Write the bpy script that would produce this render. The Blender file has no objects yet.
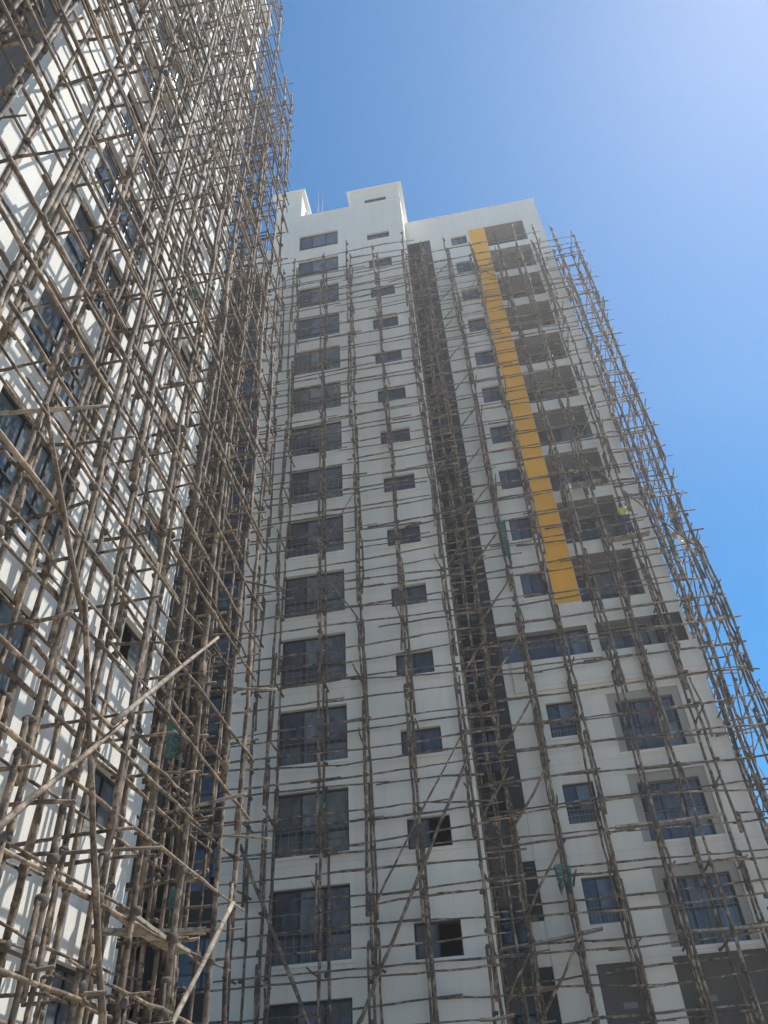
import bpy, bmesh, math, random
from mathutils import Vector, Matrix

random.seed(11)
R = random.Random(5)
S = bpy.context.scene
C = S.collection
GZ = -1.6                      # ground level: the camera is at the origin, 1.6 m up

# ------------------------------------------------------------------ camera
YAW, PITCH, ROLL, FPX = 0.136269963, 0.715845438, -0.0655274096, 770.0
cy, sy, cp, sp = math.cos(YAW), math.sin(YAW), math.cos(PITCH), math.sin(PITCH)
F = Vector((-sy * cp, cy * cp, sp)); Rv = Vector((cy, sy, 0)); Uv = Rv.cross(F)
cr, sr = math.cos(ROLL), math.sin(ROLL)
R2 = cr * Rv + sr * Uv; U2 = -sr * Rv + cr * Uv
cam = bpy.data.cameras.new('camera'); co = bpy.data.objects.new('camera', cam); C.objects.link(co)
M3 = Matrix((R2, U2, -F)).transposed()
co.matrix_world = M3.to_4x4()
cam.sensor_fit = 'VERTICAL'; cam.sensor_height = 36.0; cam.lens = FPX / 1024 * 36.0
cam.clip_start = 0.05; cam.clip_end = 6000
S.camera = co

def px(p):
    d = p.dot(F)
    if d < 0.2: return None
    return 384 + FPX * p.dot(R2) / d, 512 - FPX * p.dot(U2) / d, d

# ------------------------------------------------------------------ world and sun
SUN_EL, SUN_AZ = math.radians(61), math.radians(57)      # azimuth from +Y towards +X
sd = Vector((math.cos(SUN_EL) * math.sin(SUN_AZ), math.cos(SUN_EL) * math.cos(SUN_AZ), math.sin(SUN_EL)))
w = bpy.data.worlds.new('World'); S.world = w; w.use_nodes = True
nt = w.node_tree; nt.nodes.clear()
sky = nt.nodes.new('ShaderNodeTexSky'); sky.sky_type = 'NISHITA'; sky.sun_disc = False
sky.sun_elevation = SUN_EL; sky.sun_rotation = SUN_AZ
sky.altitude = 1800; sky.air_density = 1.0; sky.dust_density = 0.5; sky.ozone_density = 1.2
bg = nt.nodes.new('ShaderNodeBackground'); bg.inputs[1].default_value = 0.118
out = nt.nodes.new('ShaderNodeOutputWorld')
hs_ = nt.nodes.new('ShaderNodeHueSaturation'); hs_.inputs['Saturation'].default_value = 1.42; hs_.inputs['Hue'].default_value = 0.491
nt.links.new(sky.outputs[0], hs_.inputs['Color']); nt.links.new(hs_.outputs[0], bg.inputs[0]); nt.links.new(bg.outputs[0], out.inputs[0])
sl = bpy.data.lights.new('sun', 'SUN'); sl.energy = 4.0; sl.angle = math.radians(0.5); sl.color = (1, 0.972, 0.92)
so = bpy.data.objects.new('sun', sl); C.objects.link(so)
so.rotation_euler = sd.to_track_quat('Z', 'Y').to_euler(); so.location = (20, 10, 60)
vs = S.view_settings
vs.view_transform = 'Standard'; vs.look = 'None'; vs.gamma = 1.0; vs.use_curve_mapping = False
vs.exposure = 0.63

# ------------------------------------------------------------------ materials
def base_mat(name):
    m = bpy.data.materials.new(name); m.use_nodes = True
    t = m.node_tree; b = t.nodes['Principled BSDF']
    return m, t, b
def N(t, kind, **kw):
    n = t.nodes.new(kind)
    for k, v in kw.items():
        if k.startswith('i_'): n.inputs[int(k[2:])].default_value = v
        else: setattr(n, k, v)
    return n
def mixc(t, fac, a, b, blend='MIX'):
    n = t.nodes.new('ShaderNodeMix'); n.data_type = 'RGBA'; n.blend_type = blend
    for s, v in ((n.inputs[0], fac), (n.inputs[6], a), (n.inputs[7], b)):
        if hasattr(v, 'links'): t.links.new(v, s)
        else: s.default_value = v if not isinstance(v, tuple) else (*v, 1)[:4]
    return n.outputs[2]
def ramp(t, src, stops):
    n = t.nodes.new('ShaderNodeValToRGB')
    e = n.color_ramp.elements
    e[0].position, e[0].color = stops[0][0], (*stops[0][1], 1)
    e[1].position, e[1].color = stops[-1][0], (*stops[-1][1], 1)
    for p, c in stops[1:-1]:
        x = e.new(p); x.color = (*c, 1)
    t.links.new(src, n.inputs[0]); return n.outputs[0]
def noise(t, scale, detail=4, stretch=None, rough=0.55):
    g = t.nodes.new('ShaderNodeNewGeometry')
    n = N(t, 'ShaderNodeTexNoise'); n.inputs['Scale'].default_value = scale
    n.inputs['Detail'].default_value = detail; n.inputs['Roughness'].default_value = rough
    src = g.outputs['Position']
    if stretch:
        mp = N(t, 'ShaderNodeMapping'); mp.inputs['Scale'].default_value = stretch
        t.links.new(src, mp.inputs[0]); src = mp.outputs[0]
    t.links.new(src, n.inputs['Vector'])
    return n.outputs[0]
def bump(t, b, src, strength, dist=0.02):
    n = N(t, 'ShaderNodeBump'); n.inputs['Strength'].default_value = strength; n.inputs['Distance'].default_value = dist
    t.links.new(src, n.inputs['Height']); t.links.new(n.outputs[0], b.inputs['Normal'])

def plaster(name, col, dirt=(0.5, 0.47, 0.42), amount=0.35, joints=True):
    m, t, b = base_mat(name)
    big = noise(t, 0.35, 5)
    c = mixc(t, ramp(t, big, [(0.35, (0, 0, 0)), (0.75, (1, 1, 1))]), col, tuple(x * 0.93 for x in col))
    streak = noise(t, 1.0, 6, (3.2, 3.2, 0.12), 0.65)
    sf = ramp(t, streak, [(0.48, (0, 0, 0)), (0.74, (amount,) * 3)])
    c = mixc(t, sf, c, tuple(x * y / 0.6 for x, y in zip(col, dirt)))
    patch = noise(t, 2.1, 5)
    c = mixc(t, ramp(t, patch, [(0.62, (0, 0, 0)), (0.78, (amount * 0.5,) * 3)]), c, tuple(x * 0.82 for x in col))
    if joints:                     # the thin render joint at every slab
        g = N(t, 'ShaderNodeNewGeometry'); s = N(t, 'ShaderNodeSeparateXYZ'); t.links.new(g.outputs[0], s.inputs[0])
        a = N(t, 'ShaderNodeMath', operation='ADD'); a.inputs[1].default_value = 1.4; t.links.new(s.outputs[2], a.inputs[0])
        d = N(t, 'ShaderNodeMath', operation='MODULO'); d.inputs[1].default_value = 3.0; t.links.new(a.outputs[0], d.inputs[0])
        l = N(t, 'ShaderNodeMath', operation='LESS_THAN'); l.inputs[1].default_value = 0.035; t.links.new(d.outputs[0], l.inputs[0])
        f = N(t, 'ShaderNodeMath', operation='MULTIPLY'); f.inputs[1].default_value = 0.22; t.links.new(l.outputs[0], f.inputs[0])
        c = mixc(t, f.outputs[0], c, (0.33, 0.32, 0.31))
    t.links.new(c, b.inputs['Base Color']); b.inputs['Roughness'].default_value = 0.85
    h1 = noise(t, 6.5, 2)                # filled tie holes and trowel patches
    c2 = mixc(t, ramp(t, h1, [(0.70, (0, 0, 0)), (0.74, (amount * .55,) * 3)]), c, tuple(x * 0.72 for x in col))
    t.links.new(c2, b.inputs['Base Color'])
    bump(t, b, noise(t, 14, 6), 0.25, 0.02)
    return m

def wood(name, dark, mid, light):
    m, t, b = base_mat(name)
    g = N(t, 'ShaderNodeNewGeometry')
    isl = g.outputs['Random Per Island']
    c = ramp(t, isl, [(0.0, dark), (0.5, mid), (1.0, light)])
    n2 = noise(t, 3.0, 5, None, 0.65)
    c = mixc(t, ramp(t, n2, [(0.50, (0, 0, 0)), (0.60, (0.75, 0.75, 0.75))]), c, tuple(min(1, x * 1.45) for x in light))
    n = noise(t, 7, 6, None, 0.7)
    c = mixc(t, ramp(t, n, [(0.50, (0, 0, 0)), (0.62, (0.9, 0.9, 0.9))]), c, tuple(x * 0.45 for x in dark))
    t.links.new(c, b.inputs['Base Color']); b.inputs['Roughness'].default_value = 0.8
    bump(t, b, noise(t, 40, 4), 0.5, 0.01)
    return m

def plain(name, col, rough=0.6, metal=0.0, var=0.25, scale=3.0):
    m, t, b = base_mat(name)
    c = mixc(t, noise(t, scale, 5), tuple(x * (1 - var) for x in col), tuple(min(1, x * (1 + var)) for x in col))
    t.links.new(c, b.inputs['Base Color']); b.inputs['Roughness'].default_value = rough; b.inputs['Metallic'].default_value = metal
    return m

def glass(name, a, bcol):
    m, t, b = base_mat(name)
    n = noise(t, 1.5, 5, (2.2, 2.2, 1.1), 0.65)
    g = N(t, 'ShaderNodeNewGeometry')
    f = N(t, 'ShaderNodeMath', operation='MULTIPLY'); t.links.new(n, f.inputs[0]); t.links.new(g.outputs['Random Per Island'], f.inputs[1])
    c = mixc(t, ramp(t, f.outputs[0], [(0.1, (0, 0, 0)), (0.55, (1, 1, 1))]), a, bcol)
    t.links.new(c, b.inputs['Base Color']); b.inputs['Roughness'].default_value = 0.06
    b.inputs['IOR'].default_value = 1.5
    bump(t, b, noise(t, 1.6, 2), 0.06, 0.05)
    return m

MAT = dict(
    white=plaster('white_render', (0.79, 0.745, 0.665), amount=0.5),
    white_sun=plaster('white_render_sunlit', (0.74, 0.71, 0.645), amount=0.4),  # second copy of the white render, its colour fitted to sunlight
    trim=plaster('white_trim', (0.81, 0.78, 0.72), amount=0.2, joints=False),
    grey=plaster('grey_render', (0.42, 0.385, 0.34), amount=0.4, joints=False),
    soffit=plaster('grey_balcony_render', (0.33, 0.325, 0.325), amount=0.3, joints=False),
    basegrey=plaster('grey_primer', (0.24, 0.235, 0.23), amount=0.8, joints=False),  # white render darkened: shade put into the colour
    concrete=plaster('raw_cement', (0.12, 0.11, 0.098), amount=0.9, joints=False),
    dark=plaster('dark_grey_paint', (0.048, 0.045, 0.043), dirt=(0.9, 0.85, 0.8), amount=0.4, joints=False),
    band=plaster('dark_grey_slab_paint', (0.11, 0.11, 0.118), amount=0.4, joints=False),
    orange=plaster('orange_paint', (0.98, 0.47, 0.045), dirt=(0.55, 0.5, 0.45), amount=0.3, joints=False),
    pole=wood('weathered_eucalyptus', (0.055, 0.040, 0.028), (0.12, 0.087, 0.060), (0.30, 0.222, 0.150)),
    fresh=wood('peeled_eucalyptus', (0.24, 0.19, 0.14), (0.28, 0.225, 0.165), (0.32, 0.26, 0.195)),
    rope=plain('sisal_rope', (0.10, 0.082, 0.066), 0.9, 0, 0.5, 20),
    plank=wood('grey_board', (0.20, 0.17, 0.13), (0.27, 0.23, 0.18), (0.36, 0.31, 0.25)),
    frame=plain('grey_aluminium', (0.035, 0.037, 0.042), 0.45, 0.2, 0.15),
    grille=plain('grey_painted_iron', (0.20, 0.20, 0.205), 0.5, 0.2, 0.2),
    glass=glass('dark_window_glass', (0.036, 0.044, 0.06), (0.24, 0.27, 0.31)),
    blue=glass('blue_film_glass', (0.05, 0.06, 0.085), (0.20, 0.23, 0.28)),
    teal=glass('clear_window_glass', (0.06, 0.075, 0.085), (0.24, 0.28, 0.29)),
    metal=plain('galvanised_steel', (0.55, 0.55, 0.55), 0.4, 0.7, 0.1),
    net=plain('green_netting', (0.08, 0.16, 0.135), 0.9, 0, 0.5, 12),
    vest=plain('high_visibility_cloth', (0.50, 0.55, 0.10), 0.8, 0, 0.2, 10),
    khaki=plain('khaki_cloth', (0.32, 0.26, 0.14), 0.9, 0, 0.2, 10),
    denim=plain('blue_denim', (0.045, 0.07, 0.14), 0.9, 0, 0.3, 10),
    skin=plain('brown_skin', (0.14, 0.075, 0.045), 0.6, 0, 0.15, 8),
    helmet=plain('dark_cap_cloth', (0.03, 0.03, 0.035), 0.7, 0, 0.2, 8),
    red=plain('faded_red_cloth', (0.36, 0.10, 0.10), 0.9, 0, 0.3, 8),
    sack=plain('brown_sacking', (0.30, 0.23, 0.16), 0.95, 0, 0.4, 18),
    bucket=plain('white_plastic', (0.75, 0.75, 0.72), 0.4, 0, 0.1),
)
_t = MAT['net'].node_tree; _b = _t.nodes['Principled BSDF']
_h = noise(_t, 7, 3); _r = ramp(_t, _h, [(0.42, (0.25, 0.25, 0.25)), (0.52, (0.95, 0.95, 0.95))]); _t.links.new(_r, _b.inputs['Alpha'])
gm, t, b = base_mat('dry_earth')
cc = mixc(t, noise(t, 0.4, 8), (0.36, 0.30, 0.225), (0.52, 0.445, 0.345))
t.links.new(cc, b.inputs['Base Color']); b.inputs['Roughness'].default_value = 0.95
bump(t, b, noise(t, 3, 8), 0.6, 0.1)

# ------------------------------------------------------------------ helpers
def link(name, verts, faces, mat, parent=None, smooth=False, org=None, mats=None):
    org = Vector(org) if org is not None else Vector((0, 0, 0))
    me = bpy.data.meshes.new(name)
    me.from_pydata([tuple(Vector(v) - org) for v in verts], [], faces)
    me.materials.append(mat)
    if smooth: me.polygons.foreach_set('use_smooth', [True] * len(faces))
    me.update()
    o = bpy.data.objects.new(name, me); C.objects.link(o)
    if parent is not None:
        o.parent = parent; o.location = org - WORLD_LOC.get(parent.name, Vector((0, 0, 0)))
    else: o.location = org
    WORLD_LOC[o.name] = org
    return o
WORLD_LOC = {}
def thing(name, loc, label, cat, group=None):
    o = bpy.data.objects.new(name, None); C.objects.link(o); o.location = loc
    WORLD_LOC[o.name] = Vector(loc); o.empty_display_size = 0.3
    o['label'] = label; o['category'] = cat
    if group: o['group'] = group
    return o
def tag(o, label, cat, group=None):
    o['label'] = label; o['category'] = cat
    if group: o['group'] = group
    return o

class MB:
    def __init__(s): s.v = []; s.f = []
    def quad(s, a, b, c, d):
        n = len(s.v); s.v += [a, b, c, d]; s.f.append((n, n + 1, n + 2, n + 3))
    def box(s, a, b):
        x0, y0, z0 = (min(p, q) for p, q in zip(a, b)); x1, y1, z1 = (max(p, q) for p, q in zip(a, b))
        n = len(s.v)
        s.v += [(x, y, z) for z in (z0, z1) for y in (y0, y1) for x in (x0, x1)]
        s.f += [tuple(n + i for i in f) for f in ((0, 2, 3, 1), (4, 5, 7, 6), (0, 1, 5, 4), (2, 6, 7, 3), (0, 4, 6, 2), (1, 3, 7, 5))]
    def tube(s, pts, rads, sides=6, cap=True):
        n = len(s.v); k = len(pts)
        for i, p in enumerate(pts):
            d = (pts[min(i + 1, k - 1)] - pts[max(i - 1, 0)]).normalized()
            a = d.cross(Vector((0.31, 0.77, 0.55))).normalized(); bb = d.cross(a)
            for j in range(sides):
                an = 2 * math.pi * j / sides
                s.v.append(tuple(p + (a * math.cos(an) + bb * math.sin(an)) * rads[i]))
        for i in range(k - 1):
            for j in range(sides):
                j2 = (j + 1) % sides
                s.f.append((n + i * sides + j, n + i * sides + j2, n + (i + 1) * sides + j2, n + (i + 1) * sides + j))
        if cap:
            s.f.append(tuple(n + j for j in range(sides))[::-1]); s.f.append(tuple(n + (k - 1) * sides + j for j in range(sides)))
    def build(s, name, mat, parent=None, smooth=False, org=None):
        if org is None:
            org = tuple((min(v[i] for v in s.v) + max(v[i] for v in s.v)) / 2 for i in range(3))
        return link(name, s.v, s.f, mat, parent, smooth, org)

class Plane:
    """a facade: u along it, z up, d outwards from the wall"""
    def __init__(s, fn): s.p = fn
    def box(s, mb, u0, u1, z0, z1, d0, d1): mb.box(s.p(u0, z0, d0), s.p(u1, z1, d1))
def front(Y): return Plane(lambda u, z, d: (u, Y - d, z))         # faces the camera (-Y)
def side(X): return Plane(lambda u, z, d: (X + d, u, z))          # faces +X

def wall_with_holes(P, u0, u1, z0, z1, holes, reveal=0.0):
    """a facade sheet with rectangular openings (and plaster reveals)"""
    mb = MB()
    us = sorted({u0, u1, *[h[0] for h in holes], *[h[1] for h in holes]})
    zs = sorted({z0, z1, *[h[2] for h in holes], *[h[3] for h in holes]})
    us = [u for u in us if u0 <= u <= u1]; zs = [z for z in zs if z0 <= z <= z1]
    for j in range(len(zs) - 1):
        zc = (zs[j] + zs[j + 1]) / 2; run = None
        for i in range(len(us)):
            inside = i < len(us) - 1 and not any(h[0] < (us[i] + us[i + 1]) / 2 < h[1] and h[2] < zc < h[3] for h in holes)
            if inside and run is None: run = us[i]
            if not inside and run is not None:
                mb.quad(P.p(run, zs[j], 0), P.p(us[i], zs[j], 0), P.p(us[i], zs[j + 1], 0), P.p(run, zs[j + 1], 0)); run = None
    if reveal:
        for a, bb, c, d in [h[:4] for h in holes if len(h) < 5]:
            r = -reveal
            mb.quad(P.p(a, c, 0), P.p(a, d, 0), P.p(a, d, r), P.p(a, c, r))
            mb.quad(P.p(bb, c, 0), P.p(bb, d, 0), P.p(bb, d, r), P.p(bb, c, r))
            mb.quad(P.p(a, c, 0), P.p(bb, c, 0), P.p(bb, c, r), P.p(a, c, r))
            mb.quad(P.p(a, d, 0), P.p(bb, d, 0), P.p(bb, d, r), P.p(a, d, r))
    return mb

def window(parent, P, u0, u1, z0, z1, rec=0.14, cols=(1 / 3, 2 / 3), rows=(), gl='glass', grille=None, sill=True, skip=(), fw=0.055):
    """frame (the part) > pane, grille, sill"""
    mb = MB(); d0, d1 = -rec - 0.05, -rec + 0.015
    e = 0.004
    P.box(mb, u0 + e, u0 + fw, z0 + e, z1 - e, d0, d1); P.box(mb, u1 - fw, u1 - e, z0 + e, z1 - e, d0, d1)
    P.box(mb, u0 + fw, u1 - fw, z0 + e, z0 + fw, d0, d1 - .002); P.box(mb, u0 + fw, u1 - fw, z1 - fw, z1 - e, d0, d1 - .002)
    W, H = u1 - u0, z1 - z0
    ue = [u0 + fw] + [u0 + W * c for c in cols] + [u1 - fw]
    ze = [z0 + fw] + [z0 + H * r for r in rows] + [z1 - fw]
    for u in ue[1:-1]: P.box(mb, u - .025, u + .025, z0 + fw, z1 - fw, d0 + .004, d1 - .004)
    for z in ze[1:-1]: P.box(mb, u0 + fw, u1 - fw, z - .022, z + .022, d0 + .007, d1 - .007)
    f = mb.build('window', MAT['frame'], parent)
    pm = MB(); k = 0
    for i in range(len(ue) - 1):
        for j in range(len(ze) - 1):
            k += 1
            if (i, j) in skip: continue
            t1, t2 = R.uniform(-.006, .006), R.uniform(-.006, .006)
            dd = -rec - 0.028
            pm.quad(P.p(ue[i], ze[j], dd - t1), P.p(ue[i + 1], ze[j], dd + t1), P.p(ue[i + 1], ze[j + 1], dd + t2), P.p(ue[i], ze[j + 1], dd - t2))
    if pm.v: pm.build('pane', MAT[gl], f)
    if grille:
        gmesh = MB(); g0, g1, gn = grille
        za, zb = z0 + H * g0, z0 + H * g1
        for i in range(gn):
            u = u0 + fw + (W - 2 * fw) * (i + .5) / gn
            P.box(gmesh, u - .011, u + .011, za, zb, -rec + .03, -rec + .05)
        for z in [za + (zb - za) * q for q in ((0, .2, .4, .6, .8, 1) if gn > 10 else (0, .55, 1))]:
            P.box(gmesh, u0 + .01, u1 - .01, z - .013, z + .013, -rec + .024, -rec + .056)
        gmesh.build('grille', MAT['grille'], f)
    if sill:
        sm = MB(); P.box(sm, u0 - .07, u1 + .07, z0 - .10, z0 - .003, -.02, .055)
        sm.build('sill', MAT['trim'], f)
    return f

# ------------------------------------------------------------------ ground
g = link('ground', [(-1500, -1500, GZ), (1500, -1500, GZ), (1500, 1500, GZ), (-1500, 1500, GZ)], [(0, 1, 2, 3)], gm)
g['kind'] = 'structure'

# ------------------------------------------------------------------ the far tower
LX0, LX1, LY, LTOP = -9.5, -1.0, 24.68, 48.45          # projecting left block
RX0, RX1, RY, RTOP = 0.5, 7.67, 26.68, 48.66            # right block with the orange stripe
BACK = 41.0
far = thing('apartment_tower', (-1.5, 30, GZ), 'tall white apartment tower with an orange vertical stripe and stacked balcony recesses', 'apartment tower', 'apartment towers under construction')
PL, PR = front(LY), front(RY)
NK = 16
A = [(-7.67, -5.18, 45.97 - 3 * k - (1.8 if k < 2 else 2.06), 45.97 - 3 * k) for k in range(NK)]
B = [(-3.32, -1.93, 44.7 - 3 * k - (0.72 if k == 0 else 0.97), 44.7 - 3 * k) for k in range(16)]
B[-1] = (-3.32, -1.93, -0.93, -0.3)
wl = wall_with_holes(PL, LX0, LX1, GZ, LTOP, A + B, 0.2)
# returns of the block, its roof and back
wl.quad((LX1, LY, GZ), (LX1, BACK, GZ), (LX1, BACK, LTOP), (LX1, LY, LTOP))
wl.quad((LX0, LY, GZ), (LX0, BACK, GZ), (LX0, BACK, LTOP), (LX0, LY, LTOP))
wl.quad((LX0, BACK, GZ), (LX1, BACK, GZ), (LX1, BACK, LTOP), (LX0, BACK, LTOP))
wl.quad((LX0, LY, LTOP - .9), (LX1, LY, LTOP - .9), (LX1, BACK, LTOP - .9), (LX0, BACK, LTOP - .9))
wl.build('projecting_block', MAT['white'], far)
for k, a in enumerate(A):
    hi = k < 4
    window(far, PL, *a, cols=(0.345, 0.67), rows=(0.27,) if k < 4 else (0.36,), gl='teal' if k in (4, 5, 9, 12) else 'glass' if k % 3 else 'blue',
           grille=None if k < 4 else (0.02, 0.40 if k > 7 else 0.5, 9), rec=0.12 if k < 8 else .17, fw=.065,
           skip=((1, 0),) if k in (6,) else ())
for k, a in enumerate(B):
    window(far, PL, *a, cols=(0.5,), gl=('glass', 'blue', 'glass', 'teal')[(k * 7) % 4] if k in (3, 7, 8, 9, 10, 11) else 'glass', rec=0.13 if k < 9 else .17,
           skip=((1, 0),) if k in (12, 13, 14) else (), sill=k > 5)
# parapet cap
cap = MB(); cap.box((LX0 - .05, LY - .06, LTOP - .02), (LX1 + .05, LY + .25, LTOP + .07)); cap.build('parapet_cap', MAT['trim'], far)
# penthouses
def penthouse(x0, x1, top, y1, win=None, fin=False):
    m = MB()
    hs = [win] if win else []
    q = wall_with_holes(front(LY + .003), x0, x1, LTOP - .5, top, hs, 0.15)
    m.v, m.f = q.v, q.f
    Y0 = LY + .003
    m.quad((x0, Y0, LTOP - .5), (x0, y1, LTOP - .5), (x0, y1, top), (x0, Y0, top))
    m.quad((x1, Y0, LTOP - .9), (x1, y1, LTOP - .9), (x1, y1, top), (x1, Y0, top))
    m.quad((x0, y1, LTOP - .9), (x1, y1, LTOP - .9), (x1, y1, top), (x0, y1, top))
    ph = m.build('penthouse', MAT['white'], far)
    c = MB(); c.box((x0 - .22, LY - .14, top), (x1 + .22, y1 + .2, top + .26)); c.build('roof_slab', MAT['trim'], ph)
    if win: window(ph, front(LY + .003), *win, cols=(0.5,), rec=.08, sill=False)
    return ph
penthouse(-4.27, LX1 - .003, 50.2, 31.5, (-3.32, -1.9, 48.42, 49.1))
# the return of the main block meets it flush; the left penthouse is open on its right side
penthouse(LX0 + .003, -7.62, 51.85, 28.3)
pp = MB()
pp.box((-7.6, 26.6, 48.5), (-7.35, 26.85, 51.8)); pp.box((-7.62, 25.6, 50.6), (-7.4, 27.4, 50.9))
pp.build('roof_stair_frame', MAT['trim'], far)

# right block
Cw = [(1.86, 2.85, 45.88 - 3 * k - (1.08 if k == 0 else 1.28), 45.88 - 3 * k) for k in range(10)] + [(1.83, 2.88, 12.95 - 3 * k - 1.34, 12.95 - 3 * k) for k in range(3)]
D = [(4.07, 6.55, 44.06 - 3 * k, 46.36 - 3 * k) for k in range(10)]
D2 = [(4.03, 6.57, 10.80 - 3 * k, 13.02 - 3 * k) for k in range(3)]
mid = [(0.5, 4.0, 14.78, 16.02), (4.32, 7.55, 14.76, 16.05)]
low = [(1.76, 3.1, GZ, 4.55), (3.97, 6.62, GZ, 4.58)]
wr = wall_with_holes(PR, RX0, RX1, GZ, RTOP, [(*h, 1) if h in D + D2 + mid + low else h for h in Cw + D + D2 + mid + low], 0.2)
wr.quad((RX1, RY, GZ), (RX1, BACK, GZ), (RX1, BACK, RTOP), (RX1, RY, RTOP))
wr.quad((LX1, BACK, GZ), (RX1, BACK, GZ), (RX1, BACK, RTOP), (LX1, BACK, RTOP))
wr.quad((LX1, RY, RTOP - .8), (RX1, RY, RTOP - .8), (RX1, BACK, RTOP - .8), (LX1, BACK, RTOP - .8))
wr.quad((LX1 + .003, RY, 46.05), (RX0, RY, 46.05), (RX0, RY, RTOP), (LX1 + .003, RY, RTOP))
wr.build('stepped_back_block', MAT['white'], far)
cap = MB(); cap.box((LX1 + .06, RY - .05, RTOP - .02), (RX1 + .06, RY + .25, RTOP + .07)); cap.build('parapet_cap', MAT['trim'], far)
st = MB(); st.box((3.05, RY - .03, 17.15), (4.05, RY + .1, 46.33)); st.build('painted_stripe', MAT['orange'], far)
lb = MB(); lb.box((RX0 + .35, RY - .12, 13.45), (RX1 + .12, RY + .05, 14.72)); lb.build('storey_band', MAT['white'], far)
for k, a in enumerate(Cw):
    window(far, PR, *a, cols=(0.42,), rows=() if k < 10 else (.3,), gl='blue' if k in (6, 7, 8) else 'glass', rec=.12, sill=k < 10 or k == 10, grille=(0.02, 0.35, 8) if k > 9 else None)
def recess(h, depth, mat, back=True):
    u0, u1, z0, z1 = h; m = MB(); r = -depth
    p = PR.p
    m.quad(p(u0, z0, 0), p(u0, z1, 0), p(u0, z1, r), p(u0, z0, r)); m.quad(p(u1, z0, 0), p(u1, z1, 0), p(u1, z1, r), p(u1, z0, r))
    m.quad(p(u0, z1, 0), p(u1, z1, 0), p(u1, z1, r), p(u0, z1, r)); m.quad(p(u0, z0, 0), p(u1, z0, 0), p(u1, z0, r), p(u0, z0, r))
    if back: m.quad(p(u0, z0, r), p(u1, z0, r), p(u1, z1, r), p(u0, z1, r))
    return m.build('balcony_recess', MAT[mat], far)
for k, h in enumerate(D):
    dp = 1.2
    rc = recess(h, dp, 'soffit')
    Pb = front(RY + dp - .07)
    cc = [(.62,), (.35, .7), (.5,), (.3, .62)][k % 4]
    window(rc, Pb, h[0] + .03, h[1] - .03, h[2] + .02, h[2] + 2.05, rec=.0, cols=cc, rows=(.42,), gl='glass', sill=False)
for i, h in enumerate(mid):
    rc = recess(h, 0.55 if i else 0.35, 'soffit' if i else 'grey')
    if i == 0:
        window(rc, front(RY + .3), .55, 3.95, h[2] + .02, h[3] - .02, rec=.0, cols=(.33, .62, .8), gl='glass', sill=False)
    else:
        window(rc, front(RY + .5), h[0] + .02, 6.3, h[2] + .02, h[3] - .1, rec=.0, cols=(.5, .78), gl='glass', sill=False)
        q = MB(); q.box((6.52, RY + .05, h[2] + .02), (7.53, RY + .3, h[3] - .01)); q.build('dark_panel', MAT['dark'], rc)
for k, h in enumerate(D2):
    m = MB(); u0, u1, z0, z1 = h
    e = .003
    PR.box(m, u0 + e, u0 + .26, z0 + e, z1 - e, -.5, -.02); PR.box(m, u1 - .26, u1 - e, z0 + e, z1 - e, -.5, -.02)
    PR.box(m, u0 + .26, u1 - .26, z1 - .3, z1 - e, -.5, -.022)
    sr_ = m.build('window_surround', MAT['grey'], far)
    window(sr_, PR, u0 + .265, u1 - .265, z0 + e, z1 - .305, rec=.2, cols=(.33, .68), rows=(.52,), gl=('blue', 'blue', 'glass')[k], sill=False, grille=(.5, .98, 9) if k < 2 else (.02, .98, 10))
    s_ = MB(); PR.box(s_, u0 - .05, u1 + .05, z0 - .1, z0, -.02, .05); s_.build('sill', MAT['trim'], sr_)
for i, h in enumerate(low):
    m = MB(); PR.box(m, h[0] + .003, h[1] - .003, GZ, h[3] - .003, -.3, -.03)
    cpn = m.build('cement_panel', MAT['concrete'], far)
    d = MB(); PR.box(d, h[0] + .55, h[0] + .95, 3.4, 3.55, -.1, -.026); d.build('vent_slot', MAT['grille'], cpn)

# the recessed dark strips on both sides of the projecting block
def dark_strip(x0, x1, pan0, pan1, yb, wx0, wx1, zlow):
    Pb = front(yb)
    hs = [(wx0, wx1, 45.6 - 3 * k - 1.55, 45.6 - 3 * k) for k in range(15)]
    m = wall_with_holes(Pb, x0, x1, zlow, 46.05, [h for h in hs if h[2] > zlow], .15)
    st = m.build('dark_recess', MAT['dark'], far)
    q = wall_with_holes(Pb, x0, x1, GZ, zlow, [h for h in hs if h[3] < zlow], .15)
    lw = q.build('recess_base', MAT['basegrey'], far)  # pale wall; the depth of shade here is painted in as grey
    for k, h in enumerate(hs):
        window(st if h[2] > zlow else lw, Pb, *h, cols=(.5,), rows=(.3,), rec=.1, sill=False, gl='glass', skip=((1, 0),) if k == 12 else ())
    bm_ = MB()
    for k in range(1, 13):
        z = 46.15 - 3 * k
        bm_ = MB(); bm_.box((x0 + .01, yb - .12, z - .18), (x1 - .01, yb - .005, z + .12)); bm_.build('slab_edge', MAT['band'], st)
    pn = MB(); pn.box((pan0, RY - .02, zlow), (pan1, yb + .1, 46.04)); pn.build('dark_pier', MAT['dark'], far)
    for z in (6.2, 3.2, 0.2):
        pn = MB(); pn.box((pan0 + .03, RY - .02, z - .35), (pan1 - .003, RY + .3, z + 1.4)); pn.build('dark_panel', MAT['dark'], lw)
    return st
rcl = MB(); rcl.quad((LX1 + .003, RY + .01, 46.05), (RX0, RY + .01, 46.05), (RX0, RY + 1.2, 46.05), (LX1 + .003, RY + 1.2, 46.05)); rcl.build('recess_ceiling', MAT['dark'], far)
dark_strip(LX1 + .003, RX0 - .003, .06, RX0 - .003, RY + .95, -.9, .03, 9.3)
w2 = MB(); w2.box((.08, RY + .02, GZ), (RX0 - .004, RY + .9, 9.297)); w2.build('recess_pier', MAT['white'], far)
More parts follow.
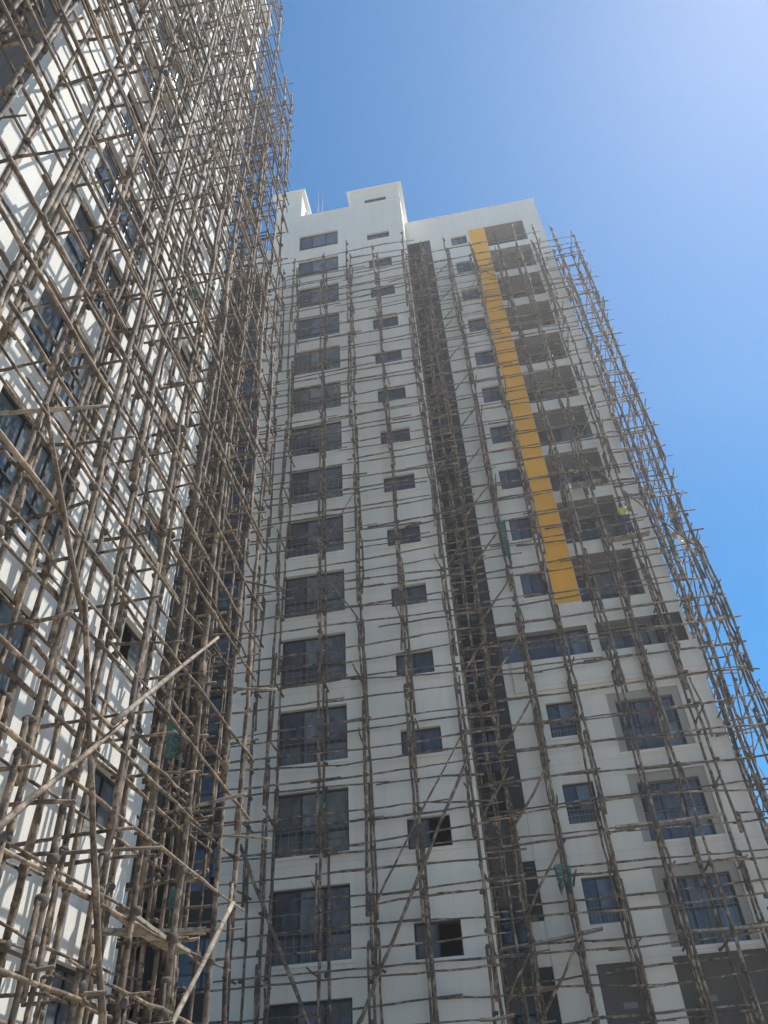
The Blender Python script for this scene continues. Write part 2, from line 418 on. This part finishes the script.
dark_strip(-13.4, LX0 - .003, -13.4, -12.6, RY + .95, -11.8, -10.0, 2.0)
wing = wall_with_holes(PR, -20, -13.4, GZ, RTOP, [(-16.5, -15.2, 45.88 - 3 * k - 1.3, 45.88 - 3 * k) for k in range(15)], .2)
wing.quad((-20, RY, GZ), (-20, BACK, GZ), (-20, BACK, RTOP), (-20, RY, RTOP)); wing.quad((-20, BACK, GZ), (LX0, BACK, GZ), (LX0, BACK, RTOP), (-20, BACK, RTOP))
wing.quad((-20, RY, RTOP - .8), (LX0, RY, RTOP - .8), (LX0, BACK, RTOP - .8), (-20, BACK, RTOP - .8))
wing.quad((-13.4, RY, 46.05), (LX0 - .003, RY, 46.05), (LX0 - .003, RY, RTOP), (-13.4, RY, RTOP))
wing.quad((-13.4, RY, GZ), (-13.4, BACK, GZ), (-13.4, BACK, 46.05), (-13.4, RY, 46.05))
wing.build('side_wing', MAT['white'], far)
for k in range(15): window(far, PR, -16.5, -15.2, 45.88 - 3 * k - 1.3, 45.88 - 3 * k, cols=(.5,), rec=.12)

# lightning rods standing on the roof
for (x, h, lab) in ((-6.62, 3.75, 'taller thin pale steel rod on the roof edge between the two penthouses'), (-6.33, 3.4, 'shorter of the two thin steel rods between the penthouses')):
    r = thing('lightning_rod', (x, 25.2, LTOP - .9), lab, 'lightning rod', 'rods on the far tower roof')
    m = MB(); m.tube([Vector((x, 25.2, LTOP - .9)), Vector((x, 25.2, LTOP - .9 + h * .6)), Vector((x + .02, 25.2, LTOP + h))], [.05, .045, .03], 6); m.build('rod', MAT['metal'], r)
    m = MB(); m.box((x - .15, 25.05, LTOP - .9), (x + .15, 25.35, LTOP - .82)); m.build('foot_plate', MAT['metal'], r)

# ------------------------------------------------------------------ the near tower on the left
NX, NY0, NY1, NTOP = -6.86, 4.46, 13.5, 48.5
near = thing('apartment_tower', (-10, 9, GZ), 'sunlit white apartment tower behind dense sunlit pole scaffolding, its flank striped with pole shadows', 'apartment tower', 'apartment towers under construction')
PN = side(NX)
An = [(6.75, 9.25, 45.97 - 3 * k - 2.06, 45.97 - 3 * k) for k in range(16)]
Bn = [(11.75, 12.92, 44.7 - 3 * k - 0.98, 44.7 - 3 * k) for k in range(15)]
m = wall_with_holes(PN, NY0, NY1, GZ, NTOP, An + Bn, .2)
m.quad((NX, NY1, GZ), (-16, NY1, GZ), (-16, NY1, NTOP), (NX, NY1, NTOP))
m.quad((-16, NY0, GZ), (-16, NY1, GZ), (-16, NY1, NTOP), (-16, NY0, NTOP))
m.build('projecting_block', MAT['white_sun'], near)
m = MB(); m.quad((NX, NY0, GZ), (-16, NY0, GZ), (-16, NY0, NTOP), (NX, NY0, NTOP)); m.build('return_wall', MAT['basegrey'], near)  # end face turned from the sun, its shade painted as grey
m = MB(); m.box((-16.2, NY0 - .1, NTOP), (NX + .5, NY1 + .12, NTOP + .45)); m.build('roof_slab', MAT['trim'], near)
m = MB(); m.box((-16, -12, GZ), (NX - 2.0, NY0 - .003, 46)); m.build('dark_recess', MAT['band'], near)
for k, a in enumerate(An):
    window(near, PN, *a, cols=(0.345, 0.67), rows=(.36,), gl='teal', rec=.13, fw=.07)
for k, a in enumerate(Bn):
    window(near, PN, *a, cols=(0.5,), gl='teal', rec=.14, fw=.06, skip=((0, 0),) if k % 5 == 2 else ())

# ------------------------------------------------------------------ pole scaffolding
class Scaffold:
    CAP = 100
    def __init__(s, loc, label):
        s.e = thing('pole_scaffolding', loc, label, 'scaffolding', 'pole scaffolding'); s.k = {}
        s.rng = random.Random(int(loc[0] * 97 + loc[1] * 13))
    def pole(s, kind, a, b, r0, r1, wob=.03, mat='pole', sides=6):
        a, b = Vector(a), Vector(b); L = (b - a).length
        n = max(3, min(12, int(L / .5) + 1)); g = s.rng
        bow = Vector((g.gauss(0, 1), g.gauss(0, 1), g.gauss(0, 1))) * wob * .8
        pts, rr = [], []
        for i in range(n + 1):
            t = i / n
            q = a.lerp(b, t) + bow * math.sin(math.pi * t)
            if 0 < i < n: q += Vector((g.gauss(0, 1), g.gauss(0, 1), g.gauss(0, 1))) * wob * .35
            pts.append(q); rr.append((r0 + (r1 - r0) * t) * g.uniform(.86, 1.16))
        s.k.setdefault((kind, mat), []).append((pts, rr, sides))
    def lash(s, p, axis, r):
        axis = Vector(axis).normalized(); p = Vector(p); g = s.rng
        h = g.uniform(.03, .07)
        s.k.setdefault(('rope_lashing', 'rope'), []).append(([p - axis * h, p - axis * h * .3, p + axis * h * .4, p + axis * h], [r * .95, r * g.uniform(1.1, 1.25), r * g.uniform(1.1, 1.25), r * .95], 6))
    def area(s, pts, rr):
        best = []
        for q in pts:
            c = px(q)
            if c and -10 < c[0] < 778 and -10 < c[1] < 1034: best.append(c)
        if not best: return 0
        a = max(3.0, math.dist(best[0][:2], best[-1][:2])); return a * max(rr) * FPX / best[0][2]
    def finish(s):
        tot = {}
        for (kind, mat), lst in s.k.items():
            for it in lst: tot.setdefault(kind, []).append((s.area(it[0], it[1]), mat, it))
        for kind, lst in tot.items():
            lst.sort(key=lambda x: -x[0])
            for ar, mat, (pts, rr, sd_) in lst[:s.CAP]:
                m = MB(); m.tube(pts, rr, sd_); m.build(kind, MAT[mat], s.e, True)
            rest = lst[s.CAP:]
            if rest:
                m = MB()
                for ar, mat, (pts, rr, sd_) in rest: m.tube(pts, rr, sd_)
                o = m.build(kind + 's', MAT[rest[0][1]], s.e, True); o['kind'] = 'stuff'

def face(sc, P, us, ds, top, dz, tz, ov=(.5, .5), seg=5.2, ru=.05, rl=.034, jit=.045, wb=.032, brace=.25, lashes=True, poke=.5, wallgap=.12, bottom=GZ, tr_p=.85, extra=0.0, dbl=.5):
    g = sc.rng; p = P.p
    us = sorted(us)
    top_at = top if callable(top) else (lambda u: top)
    for d in ds:
        track = {}
        for u in us:
            z = bottom; off = 0; T = top_at(u) + g.uniform(-.3, 1.3); lu = u + g.gauss(0, jit); ld = d + g.gauss(0, jit * .5)
            first = True; track[u] = [(z, lu, ld)]
            while z < T - .6:
                L = g.uniform(seg * .8, seg * 1.3)
                if first: L *= g.uniform(.5, 1.1); first = False
                z1 = min(z + L, T + g.uniform(0, .5))
                nu = u + g.gauss(0, jit); nd = d + g.gauss(0, jit * .5); o = .5 * (off * 2 - 1) * ru * 1.9
                sc.pole('upright_pole', p(lu + o, max(bottom, z - g.uniform(.5, 1.3)), ld), p(nu + o, z1, nd), ru * g.uniform(.9, 1.15), ru * g.uniform(.62, .85), wb)
                if g.random() < dbl and z1 - z > 2.5:
                    a = g.uniform(0, .5); bb = g.uniform(.6, 1)
                    sc.pole('upright_pole', p(lu - o, z + (z1 - z) * a, ld + .04), p(nu - o, z + (z1 - z) * bb, nd + .04), ru * .85, ru * .65, wb)
                if lashes:
                    sc.lash(p(lu, z, ld), (0, 0, 1), ru * 1.3); sc.lash(p(nu, z1 - .4, nd), (0, 0, 1), ru * 1.2)
                lu, ld, z, off = nu, nd, z1, 1 - off
                track[u].append((z, lu, ld))
        # ledgers
        z = bottom + g.uniform(1.0, 1.5)
        while True:
            if z > max(top_at(us[0]), top_at(us[-1])): break
            u = us[0] - g.uniform(.1, ov[0] * 2); side_ = 1
            end = max([q for q in us if top_at(q) > z - .2] or [us[-1]]) + g.uniform(.1, ov[1] * 2)
            zz = z + g.gauss(0, .09)
            while u < end - .3:
                L = g.uniform(seg * .6, seg * 1.15); u1 = min(u + L, end)
                if end - u1 < 1.0: u1 = end
                z2 = z + g.gauss(0, .09)
                if g.random() > .05:
                    a, bb = (u - g.uniform(.2, .9), zz), (u1 + g.uniform(0, .3), z2)
                    if u == us[0]: a = (u, zz)
                    r0, r1 = rl * g.uniform(.9, 1.3), rl * g.uniform(.55, .8)
                    if g.random() < .5: r0, r1 = r1, r0
                    sc.pole('ledger_pole', p(a[0], a[1], d + side_ * ru * 1.3), p(bb[0], bb[1], d + side_ * ru * 1.3), r0, r1, wb * .8)
                    if g.random() < extra:
                        sc.pole('ledger_pole', p(a[0] + g.uniform(0, 1), a[1] + g.uniform(.1, .45), d + ru * 1.3), p(bb[0] - g.uniform(0, 1), bb[1] + g.uniform(.1, .45), d + ru * 1.3), r0 * .9, r1, .05)
                u, zz = u1, z2
                side_ = -side_ if g.random() < .3 else side_
            if lashes:
                for q in us:
                    tk = track[q]
                    for (za, ua, da), (zb, ub, db) in zip(tk, tk[1:]):
                        if za <= z < zb and g.random() < .75:
                            f_ = (z - za) / (zb - za); sc.lash(p(ua + (ub - ua) * f_, z + g.gauss(0, .03), da + (db - da) * f_ + ru * .5), (0, 0, 1), ru * 1.2)
            z += dz * g.uniform(.85, 1.15)
    # cross poles from the wall out past the outer row
    z = bottom + 1.4
    while z < max(top_at(us[0]), top_at(us[-1])):
        for u in us:
            if g.random() < tr_p and z < top_at(u):
                o = g.choice((-1, 1)) * ru * 1.6; zz = z + g.gauss(0, .1)
                r0, r1 = rl * g.uniform(.9, 1.25), rl * g.uniform(.6, .9)
                sc.pole('cross_pole', p(u + o + g.gauss(0, .06), zz + g.gauss(0, .05), wallgap), p(u + o + g.gauss(0, .06), zz, max(ds) + g.uniform(.12, .12 + poke)), r0, r1, .025)
        z += tz * g.uniform(.92, 1.08)
    # diagonal braces
    do = max(ds)
    for i in range(len(us) - 1):
        z = bottom + g.uniform(0, 4)
        while z < top_at(us[i]) - 4:
            if g.random() < brace:
                n = min(len(us) - 1 - i, g.choice((1, 1, 2, 3))); dirn = g.random() < .6
                ua, ub = (us[i], us[i + n]) if dirn else (us[i + n], us[i])
                h = g.uniform(1.5, 2.2) * n + .8
                sc.pole('brace_pole', p(ua, z, do + ru * 2.2), p(ub, z + h, do + ru * 2.2), rl * 1.05, rl * .75, wb)
            z += g.uniform(2.5, 4.5)

# near tower: the long face and the wrap round its far end
near_sc = Scaffold((-6, 9, GZ), 'dense weathered pole scaffolding in full sun along the near tower, wrapping round its far corner')
YS = [0.8, 2.1, 3.4, 4.75, 6.05, 7.5, 8.55, 9.8, 10.98, 12.27, 13.95, 14.84]
TOPN = lambda u: 46.8 if u < 13.2 else 41.0
face(near_sc, PN, YS[5:], (.9,), lambda u: 40.0, 2.0, 6.0, ov=(.3, .15), seg=6.0, ru=.042, rl=.03, jit=.03, wb=.026, brace=0, tr_p=0, dbl=.3)
face(near_sc, PN, YS, (.35, 1.5), TOPN, 1.0, 1.95, ov=(.3, .15), seg=6.0, ru=.053, rl=.031, jit=.03, wb=.026, brace=0, poke=.3, extra=.1, dbl=.7)
PE = Plane(lambda u, z, d: (u, NY1 + d, z))               # the end wall faces away (+Y)
face(near_sc, PE, [-11.2, -10.2, -9.2, -8.2, -7.2, -6.3], (.25, .8, 1.35), 39.8, 0.92, 1.95, ov=(.3, .25), ru=.044, rl=.031, jit=.03, wb=.025, brace=.35, poke=.25, dbl=.4)
PS = Plane(lambda u, z, d: (u, NY0 - d, z))               # the shaded return (-Y)
face(near_sc, PS, [-8.4, -7.2], (.6,), 46, 1.1, 2.0, ov=(.3, .3), ru=.05, rl=.036, jit=.03, wb=.025, brace=.05, poke=.4)
# long odd poles that lean across the face
V = Vector
for kind, a, bb, r0, r1, mt in (
    ('brace_pole', V((-5.22, 10.4, 1.35)), V((-5.05, 7.57, 5.93)), .042, .038, 'pole'),
    ('brace_pole', V((-5.10, 7.62, 5.80)), V((-5.30, 6.0, 8.1)), .04, .032, 'pole'),
    ('brace_pole', V((-4.9, 8.6, 4.68)), V((-4.9, 11.75, 7.86)), .045, .026, 'fresh'),
    ('brace_pole', V((-4.95, 6.4, 2.3)), V((-5.0, 9.1, 4.95)), .042, .03, 'pole'),
    ('brace_pole', V((-5.1, 8.6, -1.6)), V((-5.2, 14.45, 3.95)), .05, .04, 'fresh'),
    ('cross_pole', V((-6.6, 5.6, 7.75)), V((-4.75, 6.55, 8.55)), .035, .03, 'fresh'),
    ('cross_pole', V((-5.7, 14.6, 11.35)), V((-4.65, 14.5, 10.85)), .03, .025, 'fresh'),
    ('cross_pole', V((-5.9, 14.6, 8.45)), V((-4.55, 14.4, 8.1)), .03, .025, 'fresh'),
    ('cross_pole', V((-6.2, 14.6, 5.35)), V((-4.5, 14.3, 4.95)), .03, .025, 'fresh'),
    ('cross_pole', V((-7.0, 14.0, 5.5)), V((-4.7, 13.3, 5.45)), .03, .028, 'fresh'),
    ('cross_pole', V((-6.6, 9.2, 3.35)), V((-4.8, 10.3, 3.62)), .035, .03, 'pole')):
    near_sc.pole(kind, a, bb, r0, r1, .012, mt)
near_sc.finish()

# far tower
fl = Scaffold((-5, 23.5, GZ), 'shaded grey pole scaffolding across the windows of the projecting block of the far tower')
face(fl, PL, [-8.42, -7.55, -5.9, -4.38, -2.82, -1.15], (.3, 1.25), lambda u: 39.6 + .1 * u + 1.6, 0.98, 2.3, ov=(.85, .6), ru=.054, rl=.033, brace=.06, poke=.35, dbl=.6)
for a, bb in (((-8.3, 23.3, 8.0), (-5.2, 23.3, 1.5)), ((-5.6, 23.3, 1.5), (-1.0, 23.3, 10.0))):
    fl.pole('brace_pole', a, bb, .06, .05, .04)
fl.finish()
fr = Scaffold((3.5, 25.3, GZ), 'shaded pole scaffolding in front of the orange stripe and the balcony recesses')
face(fr, PR, [-1.0, -.05, 1.42, 2.85, 4.4, 5.5, 6.7, 7.7, 8.75], (.3, 1.4), lambda u: 42.8 - .12 * u, 0.98, 2.3, ov=(.5, .12), ru=.054, rl=.033, brace=.05, poke=.3, dbl=.85)
face(fr, PR, [-.98, -.5, -.02], (.55, 1.38), 42.0, .85, 9.0, ov=(.15, .2), ru=.045, rl=.032, brace=.2, poke=.2, tr_p=.3, dbl=.5)
g = fr.rng
for k in range(16):
    z = .5 + 2.55 * k
    fr.pole('brace_pole', (-.1, 25.2, z), (1.5, 25.2, z + 2.1), .045, .035, .04)
    if k % 2: fr.pole('brace_pole', (-1.1, 25.2, z + .3), (0.1, 25.2, z + 2.0), .045, .035, .04)
fr.finish()
fe = Scaffold((8.6, 32, GZ), 'pole scaffolding seen edge on against the sky, standing along the far tower end wall')
PX = side(RX1)
face(fe, PX, [26.9, 28.3, 29.8, 31.3, 32.8, 34.3], (.4, 1.5), 40.8, 1.2, 2.4, ov=(.1, .4), ru=.046, rl=.032, brace=.8, poke=.1, dbl=.2)
fe.finish()

hz = MB(); hz.box((-70, -25, GZ - 1), (60, 60, 62)); ho = hz.build('veil_haze', MAT['white']); ho['kind'] = 'stuff'  # air volume added to imitate the lens glare veil
hm = bpy.data.materials.new('thin_haze'); hm.use_nodes = True; ht = hm.node_tree; ht.nodes.clear()
pv = ht.nodes.new('ShaderNodeVolumePrincipled'); ho_ = ht.nodes.new('ShaderNodeOutputMaterial'); ht.links.new(pv.outputs[0], ho_.inputs['Volume'])
pv.inputs['Color'].default_value = (1.0, 0.99, 0.97, 1); pv.inputs['Density'].default_value = 0.0013; pv.inputs['Anisotropy'].default_value = 0.5
ho.data.materials.clear(); ho.data.materials.append(hm)

# ------------------------------------------------------------------ boards laid on the scaffolding
def board(a, b_, wdt, thk, label, grp=None, n=1):
    a, b_ = V(a), V(b_); d = (b_ - a).normalized(); sd_ = d.cross(V((0, 0, 1))).normalized(); up = sd_.cross(d)
    m = MB(); o = len(m.v)
    for t in (0, .33, .66, 1):
        q = a.lerp(b_, t) + up * (-.03 * math.sin(math.pi * t))
        for (x, y) in ((-1, -1), (1, -1), (1, 1), (-1, 1)): m.v.append(tuple(q + sd_ * x * wdt / 2 + up * y * thk / 2))
    for i in range(3):
        for j in range(4): m.f.append((i * 4 + j, i * 4 + (j + 1) % 4, i * 4 + 4 + (j + 1) % 4, i * 4 + 4 + j))
    m.f += [(3, 2, 1, 0), (12, 13, 14, 15)]
    return tag(m.build('plank', MAT['plank'], None, False), label, 'plank', grp)
board((-.9, 25.5, 4.95), (1.9, 25.4, 5.2), .25, .06, 'longest grey board of the low platform before the dark strip', 'platform boards')
board((-.5, 25.75, 5.02), (2.1, 25.72, 5.28), .25, .06, 'board lying behind the longest one on the low platform before the dark strip', 'platform boards')
board((4.1, 25.45, 4.95), (7.2, 25.4, 4.9), .28, .06, 'grey board under the lowest wide grey framed window', 'platform boards')
board((3.1, 25.4, 7.95), (6.3, 25.45, 8.0), .28, .06, 'grey board below the blue glazed window above the lowest one', 'platform boards')
board((-1.6, 23.3, 3.0), (-.7, 23.35, 3.05), .35, .05, 'short pale board end on the pole beside the dark strip base', 'platform boards')
board((4.2, 25.62, 22.30), (6.0, 25.62, 22.34), .3, .05, 'board under the crouching worker in the yellow vest', 'platform boards')
board((5.6, 25.62, 19.12), (7.2, 25.62, 19.18), .3, .05, 'board under the standing worker in the yellow green vest', 'platform boards')
board((8.6, 27.4, 20.32), (9.5, 28.2, 20.36), .3, .05, 'board under the khaki shirted worker on the end scaffolding', 'platform boards')
board((-5.6, 11.0, 3.05), (-5.55, 13.2, 2.95), .3, .05, 'pale board on the sunlit near scaffolding beside the green cloth', 'platform boards')
board((-6.3, 11.9, 3.05), (-5.0, 12.7, 3.12), .26, .05, 'pale board laid across the sunlit near scaffolding below the corner', 'platform boards')

# ------------------------------------------------------------------ cloths, sack, bucket
def cloth(name, top_a, top_b, drop, label, cat, mat, seed, grp=None, bulge=.12):
    g = random.Random(seed); a, b_ = V(top_a), V(top_b); m = MB(); nu, nv = 7, 9
    nrm = (b_ - a).cross(V((0, 0, 1))).normalized()
    ph = [g.uniform(0, 6) for _ in range(4)]
    for j in range(nv + 1):
        for i in range(nu + 1):
            u, v = i / nu, j / nv
            q = a.lerp(b_, .5 + (u - .5) * (1 - .35 * v)) - V((0, 0, drop * v * (1 - .15 * math.sin(ph[0] + u * 5))))
            q += nrm * bulge * (math.sin(u * 9 + ph[1]) * (.4 + v) + .5 * math.sin(v * 7 + ph[2] + u * 3))
            m.v.append(tuple(q))
    for j in range(nv):
        for i in range(nu): m.f.append((j * (nu + 1) + i, j * (nu + 1) + i + 1, (j + 1) * (nu + 1) + i + 1, (j + 1) * (nu + 1) + i))
    o = m.build(name, MAT[mat], None, True)
    so_ = o.modifiers.new('thickness', 'SOLIDIFY'); so_.thickness = .012
    return tag(o, label, cat, grp)
cloth('net_scrap', (1.28, 25.12, 20.6), (1.62, 25.1, 20.5), 2.2, 'long torn green net hanging on a pole beside the orange stripe', 'netting', 'net', 1, 'green net scraps')
cloth('net_scrap', (1.0, 25.1, 6.95), (1.5, 25.1, 6.9), .75, 'bundled green net tied on a pole low beside the dark strip', 'netting', 'net', 2, 'green net scraps', .2)
cloth('net_scrap', (-6.2, 13.9, 4.2), (-6.0, 14.1, 4.15), .75, 'lowest green net scrap, hanging in the sunlit near scaffolding past the corner', 'netting', 'net', 3, 'green net scraps', .08)
cloth('net_scrap', (-5.6, 9.2, 16.6), (-5.5, 9.75, 16.5), .55, 'small green net knot high in the near scaffolding over the white flank', 'netting', 'net', 4, 'green net scraps')
cloth('net_scrap', (-6.5, 13.6, 7.3), (-6.4, 14.1, 7.2), .7, 'green net scrap caught behind the long pale slanting pole', 'netting', 'net', 6, 'green net scraps')
cloth('sack', (8.75, 25.0, 11.45), (9.3, 25.1, 11.4), .7, 'brown sacking bundle on the scaffolding at the right edge of the photo', 'sack', 'sack', 5, None, .2)
bk = thing('bucket', (4.55, 25.55, 21.95), 'white bucket hanging below the crouching worker in the yellow vest', 'bucket')
m = MB(); m.tube([V((4.55, 25.55, 21.95)), V((4.55, 25.55, 22.28))], [.13, .17], 14); m.build('body', MAT['bucket'], bk, True)
m = MB(); m.tube([V((4.39, 25.55, 22.27)), V((4.42, 25.55, 22.45)), V((4.55, 25.55, 22.53)), V((4.68, 25.55, 22.45)), V((4.71, 25.55, 22.27))], [.012] * 5, 5); m.build('handle', MAT['metal'], bk, True)
bag = cloth('bag', (8.75, 27.5, 20.25), (9.05, 27.6, 20.25), .55, 'small white bag hanging under the board of the khaki shirted worker', 'bag', 'bucket', 8, None, .1)

# ------------------------------------------------------------------ workers
def skinned(name, mat, parent, joints, edges, rad, org, lvl=2):
    me = bpy.data.meshes.new(name); keys = list(joints)
    me.from_pydata([tuple(V(joints[k])) for k in keys], [], [(keys.index(a), keys.index(b_)) for a, b_ in edges])
    me.materials.append(mat)
    o = bpy.data.objects.new(name, me); C.objects.link(o)
    o.parent = parent
    sk = o.modifiers.new('skin', 'SKIN'); sk.use_smooth_shade = True
    sv = me.skin_vertices[0].data
    for i, k in enumerate(keys):
        r = rad[k]; sv[i].radius = r if isinstance(r, tuple) else (r, r); sv[i].use_root = (i == 0)
    sb = o.modifiers.new('sub', 'SUBSURF'); sb.levels = lvl; sb.render_levels = lvl
    return o
def person(loc, rz, pose, label, shirt, trousers, hat):
    t_ = thing('person', loc, label, 'person', 'workers on the scaffolding'); t_.rotation_euler = (0, 0, rz)
    J = pose
    E_ = [('pel', 'spi'), ('spi', 'che'), ('che', 'nec'), ('nec', 'hea'), ('hea', 'top')]
    for s_ in 'lr':
        E_ += [('pel', 'hip' + s_), ('hip' + s_, 'kne' + s_), ('kne' + s_, 'ank' + s_), ('ank' + s_, 'toe' + s_), ('che', 'sho' + s_), ('sho' + s_, 'elb' + s_), ('elb' + s_, 'wri' + s_), ('wri' + s_, 'han' + s_), ('han' + s_, 'tip' + s_), ('wri' + s_, 'thu' + s_)]
    rad = dict(pel=(.14, .11), spi=(.13, .10), che=(.15, .11), nec=.055, hea=.095, top=.075)
    for s_ in 'lr':
        rad.update({'hip' + s_: .085, 'kne' + s_: .058, 'ank' + s_: .04, 'toe' + s_: .035, 'sho' + s_: .06, 'elb' + s_: .042, 'wri' + s_: .03, 'han' + s_: (.042, .02), 'tip' + s_: (.03, .012), 'thu' + s_: .012})
        h, wv = V(J['wri' + s_]), (V(J['wri' + s_]) - V(J['elb' + s_])).normalized()
        J['han' + s_] = tuple(h + wv * .08); J['tip' + s_] = tuple(h + wv * .17 + V((0, .02, -.02))); J['thu' + s_] = tuple(h + wv * .06 + V((0, .06, .02)))
    skinned('body', MAT['skin'], t_, J, E_, rad, loc)
    tj = {k: J[k] for k in ('pel', 'hipl', 'knel', 'ankl', 'hipr', 'kner', 'ankr')}
    skinned('trousers', MAT[trousers], t_, tj, [('pel', 'hipl'), ('hipl', 'knel'), ('knel', 'ankl'), ('pel', 'hipr'), ('hipr', 'kner'), ('kner', 'ankr')],
            dict(pel=(.165, .135), hipl=.11, hipr=.11, knel=.085, kner=.085, ankl=.07, ankr=.07), loc)
    vj = {k: J[k] for k in ('spi', 'che', 'shol', 'shor')}; vj['low'] = tuple(V(J['pel']).lerp(V(J['spi']), .3))
    skinned('vest' if shirt == 'vest' else 'shirt', MAT[shirt], t_, vj, [('spi', 'che'), ('che', 'shol'), ('che', 'shor'), ('low', 'spi')],
            dict(spi=(.165, .135), che=(.18, .145), shol=.085, shor=.085, low=(.17, .14)), loc)
    hj = {'a': tuple(V(J['hea']) + V((0, 0, .05))), 'b': tuple(V(J['top']) + V((0, 0, .03)))}
    skinned('cap', MAT[hat], t_, hj, [('a', 'b')], dict(a=.112, b=.085), loc)
    # nose and brow on the face side (+Y of the figure)
    return t_
stand = lambda: dict(pel=(0, 0, .93), spi=(0, .01, 1.12), che=(0, .02, 1.34), nec=(0, .03, 1.5), hea=(0, .06, 1.6), top=(0, .05, 1.70),
    hipl=(-.1, 0, .88), hipr=(.1, 0, .88), knel=(-.12, .05, .48), kner=(.14, .02, .48), ankl=(-.13, -.02, .08), ankr=(.16, -.02, .08), toel=(-.14, .14, .04), toer=(.18, .14, .04),
    shol=(-.2, .02, 1.42), shor=(.2, .02, 1.42), elbl=(-.34, .18, 1.24), elbr=(.32, .12, 1.62), wril=(-.25, .42, 1.30), wrir=(.28, .28, 1.86))
crouch = lambda: dict(pel=(0, 0, .50), spi=(-.08, .08, .66), che=(-.18, .16, .84), nec=(-.26, .2, .97), hea=(-.32, .23, 1.05), top=(-.36, .24, 1.13),
    hipl=(-.1, .02, .46), hipr=(.1, .02, .46), knel=(-.16, .40, .52), kner=(.2, .38, .50), ankl=(-.14, .12, .08), ankr=(.2, .1, .08), toel=(-.15, .30, .04), toer=(.22, .28, .04),
    shol=(-.36, .12, .88), shor=(-.02, .16, .92), elbl=(-.48, .32, .72), elbr=(.06, .36, 1.16), wril=(-.5, .52, .86), wrir=(.04, .44, 1.40))
person((5.1, 25.6, 22.36), 0, crouch(), 'worker in yellow vest crouching on a board beside the orange stripe, one arm raised', 'vest', 'denim', 'helmet')
person((6.45, 25.6, 19.20), 0, stand(), 'worker in yellow green vest and pinkish cap standing with one arm up', 'vest', 'denim', 'red')
person((9.05, 27.8, 20.38), math.radians(-60), stand(), 'worker in khaki shirt and blue trousers on the end scaffolding against sky', 'khaki', 'denim', 'helmet')

S.cycles.use_denoising = True
